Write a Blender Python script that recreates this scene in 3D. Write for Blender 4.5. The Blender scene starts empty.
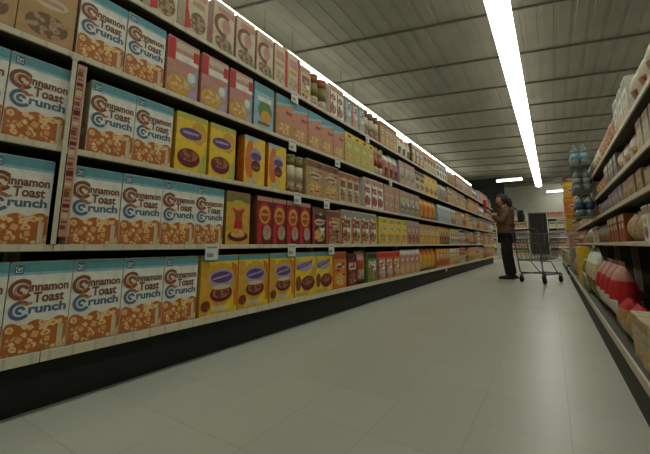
import bpy, bmesh, math, random
from mathutils import Vector, Matrix
random.seed(7)
C = bpy.context.scene.collection
PI = math.pi

# ------------------------------------------------------------------ materials
def lin(c):
    return tuple(((v/255.0)/12.92 if v/255.0 <= .04045 else ((v/255.0+.055)/1.055)**2.4) for v in c)
_M = {}
def mat(name, rgb, rough=.6, metal=0., var=.12, scale=14., spec=.4, coords='Object'):
    """plain painted / printed surface with a slight procedural mottling"""
    if name in _M: return _M[name]
    m = bpy.data.materials.new(name); m.use_nodes = True
    nt = m.node_tree; b = nt.nodes['Principled BSDF']
    b.inputs['Roughness'].default_value = rough; b.inputs['Metallic'].default_value = metal
    b.inputs['Specular IOR Level'].default_value = spec
    c = lin(rgb)
    tc = nt.nodes.new('ShaderNodeTexCoord'); n = nt.nodes.new('ShaderNodeTexNoise')
    n.inputs['Scale'].default_value = scale; n.inputs['Detail'].default_value = 3
    r = nt.nodes.new('ShaderNodeValToRGB')
    r.color_ramp.elements[0].position = .3; r.color_ramp.elements[1].position = .7
    r.color_ramp.elements[0].color = (*[v*(1-var) for v in c], 1)
    r.color_ramp.elements[1].color = (*[min(1, v*(1+var)) for v in c], 1)
    nt.links.new(tc.outputs[coords], n.inputs['Vector']); nt.links.new(n.outputs['Fac'], r.inputs['Fac'])
    nt.links.new(r.outputs['Color'], b.inputs['Base Color'])
    _M[name] = m; return m

def food_mat(name, cols, scale=38.):
    """printed photograph of cereal pieces: cells of several browns"""
    if name in _M: return _M[name]
    m = bpy.data.materials.new(name); m.use_nodes = True
    nt = m.node_tree; b = nt.nodes['Principled BSDF']; b.inputs['Roughness'].default_value = .45
    tc = nt.nodes.new('ShaderNodeTexCoord'); v = nt.nodes.new('ShaderNodeTexVoronoi'); n = nt.nodes.new('ShaderNodeTexNoise')
    v.inputs['Scale'].default_value = scale; n.inputs['Scale'].default_value = scale*.6; n.inputs['Detail'].default_value = 4
    add = nt.nodes.new('ShaderNodeMath'); add.operation = 'MULTIPLY_ADD'; add.inputs[1].default_value = .9; 
    nt.links.new(tc.outputs['Object'], v.inputs['Vector']); nt.links.new(tc.outputs['Object'], n.inputs['Vector'])
    nt.links.new(v.outputs['Distance'], add.inputs[0]); nt.links.new(n.outputs['Fac'], add.inputs[2])
    r = nt.nodes.new('ShaderNodeValToRGB'); cr = r.color_ramp
    while len(cr.elements) < len(cols): cr.elements.new(.5)
    for i, c in enumerate(cols):
        cr.elements[i].position = .35 + .6*i/(len(cols)-1); cr.elements[i].color = (*lin(c), 1)
    nt.links.new(add.outputs[0], r.inputs['Fac']); nt.links.new(r.outputs['Color'], b.inputs['Base Color'])
    _M[name] = m; return m

def emis(name, rgb, s):
    m = bpy.data.materials.new(name); m.use_nodes = True
    b = m.node_tree.nodes['Principled BSDF']
    b.inputs['Base Color'].default_value = (.9, .9, .88, 1)
    b.inputs['Emission Color'].default_value = (*lin(rgb), 1); b.inputs['Emission Strength'].default_value = s
    return m

COL = dict(white=(218,218,206), cream=(194,182,150), teal=(88,146,154), paleblue=(140,176,190), yellow=(226,188,44), gold=(204,156,52),
    orange=(206,112,36), salmon=(192,130,96), red=(186,34,40), maroon=(98,26,32), pink=(186,132,118), brown=(116,72,42), tan=(176,140,96),
    purple=(92,62,118), navy=(46,62,104), blue=(72,110,160), green=(92,122,58), grey=(138,138,132), dark=(44,38,34), lime=(170,176,70), lilac=(164,150,162),
    rust=(150,72,40), olive=(120,110,56), black=(20,20,20))
def cm(k): return mat('print_'+k, COL[k], .5, var=.14, scale=22)
FOODS = dict(
    squares=food_mat('cinnamon_squares_print', [(132,72,30),(196,126,56),(220,164,92),(232,204,150),(176,100,42)]),
    clusters=food_mat('bran_clusters_print', [(84,34,30),(130,66,44),(176,110,60),(110,48,34)]),
    rings=food_mat('golden_rings_print', [(206,160,60),(170,110,40),(226,200,140),(190,140,50)]),
    mixed=food_mat('mixed_pieces_print', [(190,70,50),(206,180,90),(110,130,70),(190,160,150)]),
    puffs=food_mat('brown_puffs_print', [(70,44,26),(140,100,60),(180,150,110),(110,80,48)]))
def MT(k): return FOODS[k] if k in FOODS else cm(k)

# ------------------------------------------------------------------ helpers
def obj(name, bm, mats, parent=None, smooth=False):
    me = bpy.data.meshes.new(name)
    if smooth:
        for f in bm.faces: f.smooth = True
    bm.to_mesh(me); bm.free()
    for m in (mats if isinstance(mats, (list, tuple)) else [mats]): me.materials.append(m)
    o = bpy.data.objects.new(name, me); C.objects.link(o)
    if parent: o.parent = parent
    return o
def tag(o, label, cat, group=None):
    o['label'] = label; o['category'] = cat
    if group: o['group'] = group
    return o
def thing(name, label, cat, loc=(0,0,0), rz=0., group=None):
    o = bpy.data.objects.new(name, None); C.objects.link(o)
    o.location = loc; o.rotation_euler = (0,0,rz); o.empty_display_size = .1
    return tag(o, label, cat, group)
def struct(name, bm, m, smooth=False):
    o = obj(name, bm, m, None, smooth); o['kind'] = 'structure'; return o
def dup(root):
    r = root.copy(); C.objects.link(r)
    for ch in root.children:
        c = ch.copy(); C.objects.link(c); c.parent = r
        for g in ch.children:
            d = g.copy(); C.objects.link(d); d.parent = c
    return r
def box(bm, x0, x1, y0, y1, z0, z1, mi=0, bev=0.):
    vs = [bm.verts.new((x, y, z)) for x in (x0, x1) for y in (y0, y1) for z in (z0, z1)]
    fs = []
    for q in ((0,1,3,2), (4,6,7,5), (0,4,5,1), (2,3,7,6), (0,2,6,4), (1,5,7,3)):
        f = bm.faces.new([vs[i] for i in q]); f.material_index = mi; fs.append(f)
    if bev:
        es = list({e for f in fs for e in f.edges})
        bmesh.ops.bevel(bm, geom=es, offset=bev, segments=2, affect='EDGES', profile=.5)
    return fs
def tube(bm, pts, r, n=8, mi=0, caps=True):
    """tube along a polyline"""
    pts = [Vector(p) for p in pts]; rings = []
    rr = r if isinstance(r, (list, tuple)) else [r]*len(pts)
    up0 = None
    for i, p in enumerate(pts):
        d = (pts[min(i+1, len(pts)-1)] - pts[max(i-1, 0)]).normalized()
        a = Vector((0,0,1)) if abs(d.z) < .9 else Vector((1,0,0))
        s = d.cross(a).normalized(); t = s.cross(d).normalized()
        rings.append([bm.verts.new(p + (s*math.cos(2*PI*k/n) + t*math.sin(2*PI*k/n))*rr[i]) for k in range(n)])
    for a, b in zip(rings, rings[1:]):
        for k in range(n):
            f = bm.faces.new((a[k], a[(k+1) % n], b[(k+1) % n], b[k])); f.material_index = mi
    if caps:
        for q in (rings[0], rings[-1]):
            f = bm.faces.new(q); f.material_index = mi
def lathe(bm, prof, c=(0,0,0), n=20, mi=0, axis='z'):
    rings = []
    for r, h in prof:
        ring = []
        for k in range(n):
            a = 2*PI*k/n
            p = (r*math.cos(a), r*math.sin(a), h) if axis == 'z' else (r*math.cos(a), h, r*math.sin(a))
            ring.append(bm.verts.new((p[0]+c[0], p[1]+c[1], p[2]+c[2])))
        rings.append(ring)
    for a, b in zip(rings, rings[1:]):
        for k in range(n):
            f = bm.faces.new((a[k], a[(k+1) % n], b[(k+1) % n], b[k])); f.material_index = mi; f.smooth = True
    for q in (rings[0], rings[-1]):
        f = bm.faces.new(q); f.material_index = mi
def recalc(bm): bmesh.ops.recalc_face_normals(bm, faces=bm.faces[:])

# ------------------------------------------------------------------ camera (low, at trolley height, turned towards the cereal shelves)
cam_d = bpy.data.cameras.new('camera'); cam = bpy.data.objects.new('camera', cam_d); C.objects.link(cam)
cam.location = (0, 0, .66); cam.rotation_euler = (math.radians(90+9.09), 0, math.radians(32.637))
cam_d.sensor_width = 36; cam_d.lens = 350/650*36; cam_d.shift_y = -39/650; cam_d.clip_start = .02
bpy.context.scene.camera = cam

# ------------------------------------------------------------------ the room
X0, X1, Y0, Y1, ZC = -9.5, 6.5, -5.0, 27.5, 4.62
def floor_mat():
    m = bpy.data.materials.new('vinyl_floor_tiles'); m.use_nodes = True
    nt = m.node_tree; b = nt.nodes['Principled BSDF']
    tc = nt.nodes.new('ShaderNodeTexCoord'); br = nt.nodes.new('ShaderNodeTexBrick'); n = nt.nodes.new('ShaderNodeTexNoise')
    br.offset = 0; br.inputs['Scale'].default_value = 1; br.inputs['Brick Width'].default_value = .305; br.inputs['Row Height'].default_value = .305
    br.inputs['Mortar Size'].default_value = .0018; br.inputs['Color1'].default_value = (*lin((192,194,180)), 1)
    br.inputs['Color2'].default_value = (*lin((186,188,174)), 1); br.inputs['Mortar'].default_value = (*lin((170,171,158)), 1)
    n.inputs['Scale'].default_value = 90; n.inputs['Detail'].default_value = 4
    mx = nt.nodes.new('ShaderNodeMix'); mx.data_type = 'RGBA'; mx.blend_type = 'MULTIPLY'; mx.inputs[0].default_value = .18
    nt.links.new(tc.outputs['Object'], br.inputs['Vector']); nt.links.new(tc.outputs['Object'], n.inputs['Vector'])
    nt.links.new(br.outputs['Color'], mx.inputs[6]); nt.links.new(n.outputs['Fac'], mx.inputs[7])
    nt.links.new(mx.outputs[2], b.inputs['Base Color'])
    b.inputs['Roughness'].default_value = .34; b.inputs['Specular IOR Level'].default_value = .35
    return m
def deck_mat():
    m = bpy.data.materials.new('painted_roof_deck'); m.use_nodes = True
    nt = m.node_tree; b = nt.nodes['Principled BSDF']; b.inputs['Roughness'].default_value = .8
    tc = nt.nodes.new('ShaderNodeTexCoord'); n = nt.nodes.new('ShaderNodeTexNoise'); n.inputs['Scale'].default_value = 1.3; n.inputs['Detail'].default_value = 5
    r = nt.nodes.new('ShaderNodeValToRGB'); r.color_ramp.elements[0].position = .3; r.color_ramp.elements[1].position = .75
    r.color_ramp.elements[0].color = (*lin((128,123,109)), 1); r.color_ramp.elements[1].color = (*lin((146,140,124)), 1)
    nt.links.new(tc.outputs['Object'], n.inputs['Vector']); nt.links.new(n.outputs['Fac'], r.inputs['Fac']); nt.links.new(r.outputs['Color'], b.inputs['Base Color'])
    return m
bm = bmesh.new(); box(bm, X0, X1, Y0, Y1, -.1, 0); recalc(bm); struct('floor', bm, floor_mat())
# ceiling: corrugated metal deck, ribs along the aisle
bm = bmesh.new(); xs = []; x = X0
while x < X1:
    xs += [(x, 0), (x+.17, 0), (x+.18, .012), (x+.245, .012)]; x += .255
row = [[bm.verts.new((a, y, ZC+h)) for a, h in xs] for y in (Y0, Y1)]
for i in range(len(xs)-1): bm.faces.new((row[0][i], row[1][i], row[1][i+1], row[0][i+1]))
bt = [bm.verts.new((a, y, ZC+.2)) for a, y in ((X0,Y0), (X0,Y1), (X1+.3,Y1), (X1+.3,Y0))]; bm.faces.new(bt)
struct('ceiling', bm, deck_mat())
wm = mat('wall_paint', (214,211,198), .85, var=.06, scale=2)
for nm, a in (('wall_left', (X0-.1, X0, Y0, Y1, 0, ZC)), ('wall_right', (X1, X1+.1, Y0, Y1, 0, ZC)), ('wall_front', (X0, X1, Y0-.1, Y0, 0, ZC))):
    bm = bmesh.new(); box(bm, *a); recalc(bm); struct(nm, bm, wm)
# back wall with a doorway
DX0, DX1, DZ = -1.12, .30, 2.66
bm = bmesh.new()
box(bm, X0, DX0, Y1, Y1+.12, 0, ZC); box(bm, DX1, X1, Y1, Y1+.12, 0, ZC); box(bm, DX0, DX1, Y1, Y1+.12, DZ, ZC); recalc(bm)
struct('wall_back', bm, wm)
bm = bmesh.new(); box(bm, DX0-.07, DX0, Y1-.03, Y1, 0, DZ+.07); box(bm, DX1, DX1+.07, Y1-.03, Y1, 0, DZ+.07); box(bm, DX0, DX1, Y1-.03, Y1, DZ, DZ+.07); recalc(bm)
struct('trim_1', bm, mat('door_trim', (92,88,80), .6))
dmat = mat('dark_door', (38,36,36), .5)
for i, (a, b) in enumerate(((DX0, (DX0+DX1)/2-.01), ((DX0+DX1)/2+.01, DX1))):
    bm = bmesh.new(); box(bm, a+.01, b-.01, Y1+.05, Y1+.1, .01, DZ-.01, bev=.004)
    box(bm, a+.12, b-.12, Y1+.042, Y1+.05, 1.3, 2.1, bev=.003); recalc(bm); d = struct('door_%d' % (i+1), bm, dmat)
# painted band low on the back wall and dark bulkhead over the far left department
bm = bmesh.new(); box(bm, X0, DX0-.08, Y1-.03, Y1, 0, 2.2); recalc(bm); struct('trim_2', bm, mat('lower_wall_band', (126,128,122), .7))
bm = bmesh.new(); box(bm, DX1+.08, X1, Y1-.03, Y1, 0, 2.2); recalc(bm); struct('trim_3', bm, mat('lower_wall_band', (126,128,122), .7))
bm = bmesh.new(); box(bm, X0, -2.15, 23.2, 23.5, 2.55, ZC); recalc(bm); struct('trim_4', bm, mat('dark_bulkhead', (34,38,32), .8))

# open-web roof joists crossing the aisle a little askew
jm = mat('joist_paint', (100,95,84), .7, var=.1)
ang = math.radians(13)
n_j = 0
for k in range(19):
    yc = -2.15 + k*1.65
    bm = bmesh.new()
    L0, L1 = X0+.1, X1-.1
    def P(x, z): return (x, yc + (x+1)*math.tan(ang), z)
    def cut(v): return Y0+.1 < v < Y1-.1
    xa, xb = L0, L1
    while not cut(P(xa, 0)[1]) and xa < L1: xa += .1
    while not cut(P(xb, 0)[1]) and xb > L0: xb -= .1
    if xb - xa < 1: bm.free(); continue
    za, zb = ZC-.042, ZC-.004
    for x_ in (0,):
        d = .013
        q = [bm.verts.new((xx, P(xx, 0)[1]+yy, zz)) for xx in (xa, xb) for yy in (-d, d) for zz in (za, zb)]
        for f in ((0,1,3,2), (4,6,7,5), (0,4,5,1), (2,3,7,6), (0,2,6,4), (1,5,7,3)): bm.faces.new([q[i] for i in f])
    recalc(bm)
    n_j += 1; j = struct('roof_joist' if n_j == 1 else 'roof_joist.%03d' % (n_j-1), bm, jm)

# ------------------------------------------------------------------ strip lights
em = emis('fluorescent_lens', (250,253,238), 7.0)
hm = mat('fixture_enamel', (200,200,192), .5, var=.04)
ZL = 3.96
def fixture():
    t = thing('strip_light', 'x', 'ceiling light')
    bm = bmesh.new(); box(bm, -.10, .10, -1.19, 1.19, .06, .13, bev=.01); recalc(bm); obj('housing', bm, hm, t)
    bm = bmesh.new()                                             # wraparound lens, half-round
    n = 10; pr = [(-.155*math.cos(PI*i/n), .06-.075*math.sin(PI*i/n)) for i in range(n+1)]
    A = [bm.verts.new((x, -1.195, z)) for x, z in pr]; B = [bm.verts.new((x, 1.195, z)) for x, z in pr]
    for i in range(n): bm.faces.new((A[i], A[i+1], B[i+1], B[i]))
    bm.faces.new(A); bm.faces.new(B); bm.faces.new((A[0], A[-1], B[-1], B[0])); recalc(bm); obj('lens', bm, em, t)
    bm = bmesh.new()
    bm.free()
    for y in (-.9, .9): bm = bmesh.new(); tube(bm, [(0, y, .13), (0, y, ZC-ZL-.004)], .005, 6); recalc(bm); obj('hanger_rod', bm, jm, t)
    return t
ORD = 'first second third fourth fifth sixth seventh eighth ninth tenth eleventh twelfth thirteenth fourteenth fifteenth sixteenth seventeenth eighteenth nineteenth twentieth'.split()
f0 = fixture(); used = False
def put_light(x, y, rz, label, group, sc=1):
    global used
    o = f0 if not used else dup(f0); used = True
    o.location = (x, y, ZL); o.rotation_euler.z = rz; o.scale.y = sc; tag(o, label, 'ceiling light', group)
# the run above and behind the cereal shelves has a small gap at y = 4.4
for i in range(7):
    put_light(-3.77, 4.46+1.2+i*2.41, 0, 'white strip light above the left shelves, %s beyond the gap in its row' % ORD[i], 'strip lights above the cereal shelves')
for i in range(3):
    put_light(-3.77, 4.30-1.2-i*2.41, 0, 'white strip light above the left shelves, %s on the near side of the gap' % ORD[i], 'strip lights above the cereal shelves')
for i in range(11):
    put_light(-.36, -1.6+i*2.41, 0, 'white strip light in the row above the aisle floor, %s from the near end' % ORD[i], 'strip lights above the aisle')
for i in range(8):
    put_light(3.1, -1.6+i*2.9, 0, 'white strip light of the row beyond the right shelves, %s from the near end' % ORD[i], 'strip lights over the next aisle')
for i in range(6):
    put_light(-7.2, 1.0+i*3.4, 0, 'white strip light of the far row beyond the left shelves, %s from the near end' % ORD[i], 'strip lights over the far left aisle')
put_light(-1.62, 20.6, PI/2, 'short looking crosswise strip light left of the far end of the aisle lights', 'crosswise strip lights', .5)
put_light(.85, 26.6, PI/2, 'crosswise strip light close to the back wall, right of the aisle lights', 'crosswise strip lights', .72)

# ------------------------------------------------------------------ shelving
shelf_m = mat('shelf_enamel', (196,188,164), .45, var=.06, scale=6)
def rail_mat():
    m = bpy.data.materials.new('price_rail'); m.use_nodes = True
    nt = m.node_tree; b = nt.nodes['Principled BSDF']; b.inputs['Roughness'].default_value = .4
    tc = nt.nodes.new('ShaderNodeTexCoord'); br = nt.nodes.new('ShaderNodeTexBrick'); mp = nt.nodes.new('ShaderNodeMapping')
    mp.inputs['Rotation'].default_value = (0, 0, PI/2)
    br.offset = .37; br.inputs['Scale'].default_value = 1; br.inputs['Brick Width'].default_value = .083; br.inputs['Row Height'].default_value = 5
    br.inputs['Mortar Size'].default_value = .006; br.inputs['Color1'].default_value = (*lin((204,196,170)), 1)
    br.inputs['Color2'].default_value = (*lin((196,187,160)), 1); br.inputs['Mortar'].default_value = (*lin((184,175,149)), 1)
    nt.links.new(tc.outputs['Object'], mp.inputs['Vector']); nt.links.new(mp.outputs['Vector'], br.inputs['Vector'])
    nt.links.new(br.outputs['Color'], b.inputs['Base Color']); return m
rail_m = rail_mat(); deck_m = mat('shelf_deck_brown', (58,54,48), .6, var=.08, scale=6)  # deck colour darkened to stand in for the shade under each shelf
kick_m = mat('kick_plate_black', (26,26,25), .6)
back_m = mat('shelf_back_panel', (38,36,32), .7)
LZ = [.245, .655, 1.068, 1.497, 1.915]          # upper faces of the five decks of the cereal shelving
LX = -1.716
RZ = [.205, .672, .935, 1.125, 1.365]           # right-hand shelving
BAY = 1.22
def bay(side, length, zs, xf, xb, xk, xup, top):
    """one shelving bay in local coordinates, aisle face at xf (local), side=+1 when the aisle is on +X"""
    t = thing('shelving_bay', 'x', 'shelving')
    s = side
    def B(bm, a, b, *r, **k): box(bm, min(a, b), max(a, b), *r, **k)
    bm = bmesh.new(); B(bm, xb, xb-s*.03, 0, length, 0, top); recalc(bm); obj('back_panel', bm, back_m, t)
    for y in (0.0, length-.0):
        pass
    bm = bmesh.new(); B(bm, xb, xb+s*.05, 0, .025, .0, top); recalc(bm); obj('upright', bm, shelf_m, t); bm = bmesh.new(); B(bm, xb, xb+s*.05, length-.025, length, 0, top); recalc(bm); obj('upright', bm, shelf_m, t)
    bm = bmesh.new(); B(bm, xk, xk-s*.02, 0, length, 0, zs[0]-.052); recalc(bm); obj('kick_plate', bm, kick_m, t)
    for i, z in enumerate(zs):
        x = xf if i == 0 else xup
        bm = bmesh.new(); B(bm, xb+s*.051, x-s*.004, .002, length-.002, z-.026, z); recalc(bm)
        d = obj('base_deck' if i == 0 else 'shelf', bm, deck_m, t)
        bm = bmesh.new(); h = .038 if i == 0 else .024
        B(bm, x-s*.004, x+s*.006, .001, length-.001, z-h, z+.003, bev=.002); recalc(bm); obj('price_rail', bm, rail_m, d)
    return t
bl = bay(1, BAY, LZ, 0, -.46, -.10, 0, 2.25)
NB = 11; LY0 = .62-BAY                             # a bay joint stands at y = .62
for i in range(NB+1):
    o = bl if i == 0 else dup(bl)
    o.location = (LX, LY0+i*BAY, 0)
    where = ['nearest bay, cut by the left edge of the picture', 'second bay, holding the nearest large white cereal boxes', 'third bay, around the red and yellow boxes', 'fourth bay, past the red boxes'] + ['%s bay along the left side of the aisle' % w for w in ORD[4:12]]
    tag(o, ('beige five-tier shelving, ' + where[i]), 'shelving', 'bays of the cereal shelving')
LEND = LY0+(NB+1)*BAY                             # 14.04
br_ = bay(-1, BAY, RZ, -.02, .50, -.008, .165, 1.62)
RY = [.0+i*BAY for i in range(7)] + [9.25+i*BAY for i in range(4)]
for i, y in enumerate(RY):
    o = br_ if i == 0 else dup(br_)
    o.location = (.25, y, 0)
    tag(o, ('beige shelving on the right of the aisle, %s bay %s the golden carton stack' % ((ORD[6-i], 'before') if i < 7 else (ORD[i-7], 'beyond'))), 'shelving', 'bays of the right-hand shelving')

# ------------------------------------------------------------------ printed packs
def shape_on_front(bm, kind, a, d, x, mi, seg=24):
    """flat printed area on the +X face; a = coordinates in metres (y, z)"""
    if kind == 'r':
        y0, z0, y1, z1 = a; ps = [(y0,z0), (y1,z0), (y1,z1), (y0,z1)]
    elif kind == 'e':
        cy, cz, ry, rz = a; ps = [(cy+ry*math.cos(2*PI*i/seg), cz+rz*math.sin(2*PI*i/seg)) for i in range(seg)]
    elif kind == 'p': ps = a
    elif kind == 'ring':
        cy, cz, ro, ri, a0, a1 = a
        for i in range(seg):
            t0 = a0+(a1-a0)*i/seg; t1 = a0+(a1-a0)*(i+1)/seg
            q = [(cy+r*math.cos(t), cz+r*math.sin(t)) for r, t in ((ri,t0), (ro,t0), (ro,t1), (ri,t1))]
            f = bm.faces.new([bm.verts.new((x, y, z)) for y, z in q]); f.material_index = mi
        return
    f = bm.faces.new([bm.verts.new((x, y, z)) for y, z in ps]); f.material_index = mi

def letters(txt, size, bold, cy, cz, x, mtl, parent, width=None, shear=0., name='title_lettering', extra=None):
    cu = bpy.data.curves.new('t', 'FONT'); cu.body = txt; cu.size = size; cu.align_x = 'CENTER'; cu.align_y = 'CENTER'
    cu.offset = bold; cu.shear = shear; cu.extrude = .0003; cu.resolution_u = 3
    to = bpy.data.objects.new('t', cu); C.objects.link(to)
    dg = bpy.context.evaluated_depsgraph_get(); me = bpy.data.meshes.new_from_object(to.evaluated_get(dg))
    bpy.data.objects.remove(to)
    xs = [v.co.x for v in me.vertices]; w = max(xs)-min(xs); k = (width/w) if width else 1
    for v in me.vertices: v.co = (x+v.co.z, cy+v.co.x*k, cz+v.co.y)
    bm = bmesh.new(); bm.from_mesh(me); bpy.data.meshes.remove(me)
    for f in bm.faces: f.material_index = 0
    if extra: extra(bm)
    return obj(name, bm, mtl, parent)

def carton(name, w, h, d, base, side=None, ops=(), flap=True, tilt=0):
    """folding carton, front face at x=0, base at z=0; ops are printed areas, their material named"""
    mats = [MT(base), MT(side or base)]; idx = {}
    bm = bmesh.new()
    box(bm, -d, 0, -w/2, w/2, 0, h, 0, bev=.0022)
    for f in bm.faces:
        if f.normal.length == 0: f.normal_update()
    recalc(bm)
    for f in bm.faces:
        if f.normal.x < .5: f.material_index = 1
    for i, (kind, k, *a) in enumerate(ops):
        if k not in idx: idx[k] = len(mats); mats.append(MT(k))
        if kind == 'r': A = (a[0]*w-w/2, a[1]*h, a[2]*w-w/2, a[3]*h)
        elif kind == 'e': A = (a[0]*w-w/2, a[1]*h, a[2]*w, a[3]*h)
        elif kind == 'p': A = [(p*w-w/2, q*h) for p, q in a[0]]
        elif kind == 'ring': A = (a[0]*w-w/2, a[1]*h, a[2]*w, a[3]*w, a[4], a[5])
        shape_on_front(bm, kind, A, d, .0004+.00025*i, idx[k])
    o = obj(name, bm, mats)
    if flap:
        fm = bmesh.new(); box(fm, -d+.004, -.004, -w/2+.006, w/2-.006, h, h+.0016, 0, bev=.0005)
        box(fm, -d*.62, -d*.58, -w*.16, w*.16, h+.0016, h+.0026); recalc(fm); obj('top_flap', fm, MT(side or base), o)
    return o

W, H, D = .2095, .345, .072
def cinnamon(name='cereal_box'):
    """white box: teal band, swirled brown and blue lettering, squares in the picture below"""
    o = carton(name, W, H, D, 'white', 'cream', [('r','teal',.004,.885,.996,.995), ('r','paleblue',.004,.855,.996,.885), ('r','navy',.07,.87,.20,.965), ('r','white',.085,.885,.185,.95)])
    # picture panel with a wavy upper edge
    n = 22; top = [(i/n, .325+.018*math.sin(i*.75)+.03*(i/n)) for i in range(n+1)]
    bm = bmesh.new(); pts = [(.01*W-W/2, .01*H), (.99*W-W/2, .01*H)] + [((.01+.98*a)*W-W/2, b*H) for a, b in reversed(top)]
    shape_on_front(bm, 'p', pts, D, .0012, 0)
    shape_on_front(bm, 'r', (.84*W-W/2, .012*H, .93*W-W/2, .27*H), D, .0016, 1)
    for k, (cy, cz, r) in enumerate(((.25,.16,.085), (.48,.2,.1), (.68,.13,.08), (.4,.08,.07))):
        a = .4*k; q = [((cy*W-W/2)+r*W*1.2*math.cos(a+PI/2*j), cz*H+r*W*1.2*math.sin(a+PI/2*j)) for j in range(4)]
        shape_on_front(bm, 'p', q, D, .0018+.0003*k, 2)
        q = [((cy*W-W/2)+r*W*.8*math.cos(a+PI/2*j), cz*H+r*W*.8*math.sin(a+PI/2*j)) for j in range(4)]
        shape_on_front(bm, 'p', q, D, .0020+.0003*k, 3)
    recalc(bm); obj('cereal_picture', bm, [FOODS['squares'], MT('cream'), mat('square_crust', (168,98,46), .5), mat('square_face', (214,160,92), .5)], o)
    br = mat('lettering_brown', (122,78,56), .5); bl_ = mat('lettering_blue', (78,104,132), .5); orr = mat('swirl_orange', (190,104,46), .5)
    def sw(bm):
        shape_on_front(bm, 'ring', (.20*W-W/2, .70*H, .040, .026, .7, 5.7), D, .0012, 0)
        shape_on_front(bm, 'ring', (.22*W-W/2, .70*H, .019, .008, 0, 4.8), D, .0014, 0)
    letters('innamon', .047, .0016, .63*W-W/2, .715*H, .0012, br, o, W*.64, extra=sw)
    letters('Toast', .054, .0016, .64*W-W/2, .595*H, .0012, br, o, W*.50)
    def sw2(bm):
        shape_on_front(bm, 'ring', (.22*W-W/2, .475*H, .036, .023, .7, 5.6), D, .0012, 0)
        shape_on_front(bm, 'ring', (.22*W-W/2, .475*H, .016, .006, 0, 5.2), D, .0014, 0)
    letters('runch', .047, .0016, .64*W-W/2, .475*H, .0012, bl_, o, W*.60, extra=sw2)
    bm = bmesh.new(); shape_on_front(bm, 'ring', (.21*W-W/2, .69*H, .024, .020, 0, 2*PI), D, .0016, 0)
    shape_on_front(bm, 'ring', (.32*W-W/2, .60*H, .026, .018, 2.2, 5.4), D, .0016, 0); recalc(bm); obj('swirl', bm, orr, o)
    letters('G', .026, .0012, .135*W-W/2, .918*H, .0016, bl_, o, name='maker_emblem')
    # nutrition panel on the left side, with ruled rows
    bm = bmesh.new(); ye = -W/2-.0005
    def sp(x0, z0, x1, z1, off, mi):
        f = bm.faces.new([bm.verts.new((a, ye-off, b)) for a, b in ((x0,z0), (x1,z0), (x1,z1), (x0,z1))]); f.material_index = mi
    sp(-D+.008, .11, -.008, .30, 0, 0)
    for i in range(13): sp(-D+.012, .12+i*.013, -.012-(i*7 % 5)*.004, .1245+i*.013, .0004, 1)
    sp(-D+.008, .02, -.008, .09, 0, 2); recalc(bm)
    obj('side_panel_print', bm, [MT('cream'), MT('brown'), MT('pink')], o)
    return o

# (key): description, maker
P_ = {}
def design(key, desc, base, side, ops, w=W, h=H, d=D, name='cereal_box', cat='cereal box'):
    P_[key] = dict(desc=desc, base=base, side=side, ops=ops, w=w, h=h, d=d, name=name, cat=cat)
design('purple', 'yellow cereal box with purple oval and teal top', 'yellow', 'gold', [('r','teal',.004,.9,.996,.995), ('p','gold',[(.0,.02),(.2,.02),(.32,.5),(.2,.88),(.0,.88)]), ('p','orange',[(.9,.1),(1,.1),(1,.8),(.8,.88)]), ('e','gold',.52,.5,.42,.37), ('e','lilac',.54,.60,.34,.17), ('e','purple',.54,.62,.29,.10), ('p','lilac',[(.3,.58),(.76,.64),(.76,.67),(.3,.61)]),
    ('e','maroon',.54,.34,.30,.14), ('e','clusters',.54,.36,.24,.10), ('e','cream',.54,.45,.24,.04), ('r','cream',.3,.05,.7,.13), ('e','clusters',.14,.16,.12,.09)], w=.285)
design('raisinwide', 'yellow cereal box with slanted plum oval', 'yellow', 'gold', [('r','teal',.004,.9,.996,.995), ('p','gold',[(.3,.02),(.7,.02),(1,.5),(1,.8)]), ('p','lime',[(0,.8),(.2,.88),(0,.5)]), ('e','lilac',.45,.68,.4,.12), ('p','purple',[(.08,.6),(.8,.74),(.84,.82),(.1,.7)]), ('p','lilac',[(.15,.655),(.75,.765),(.76,.785),(.15,.68)]),
    ('e','maroon',.62,.28,.34,.17), ('e','clusters',.62,.32,.26,.10), ('e','brown',.15,.3,.13,.17), ('r','lime',.06,.03,.44,.09)], w=.285)
design('raisin', 'yellow cereal box with plum oval and dark bowl', 'yellow', 'gold', [('r','lime',.004,.9,.996,.995), ('p','yellow',[(0,.4),(1,.6),(1,.1),(0,.1)]), ('e','gold',.7,.7,.26,.2), ('e','purple',.45,.66,.36,.1), ('r','lilac',.2,.65,.7,.69),
    ('e','maroon',.42,.24,.36,.16), ('e','clusters',.42,.28,.28,.1), ('p','lime',[(.7,.02),(.98,.02),(.98,.5)])])
design('oval', 'yellow cereal box with purple and red centre badge', 'yellow', 'orange', [('r','paleblue',.004,.9,.6,.995), ('e','orange',.3,.5,.26,.42), ('r','yellow',.4,.02,.98,.86), ('e','lilac',.55,.62,.28,.16), ('e','purple',.55,.6,.26,.08),
    ('e','maroon',.55,.4,.22,.12), ('r','rust',.4,.34,.7,.40), ('r','cream',.2,.04,.6,.14)])
design('lion', 'olive gold cereal box with red figure', 'gold', 'olive', [('r','olive',.004,.8,.996,.995), ('e','lime',.5,.75,.3,.1), ('e','gold',.5,.5,.4,.3), ('p','red',[(.3,.3),(.7,.3),(.62,.55),(.78,.7),(.5,.64),(.22,.7),(.38,.55)]), ('e','rust',.5,.55,.16,.1),
    ('e','maroon',.5,.16,.42,.1), ('e','rings',.5,.2,.3,.07)])
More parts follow.
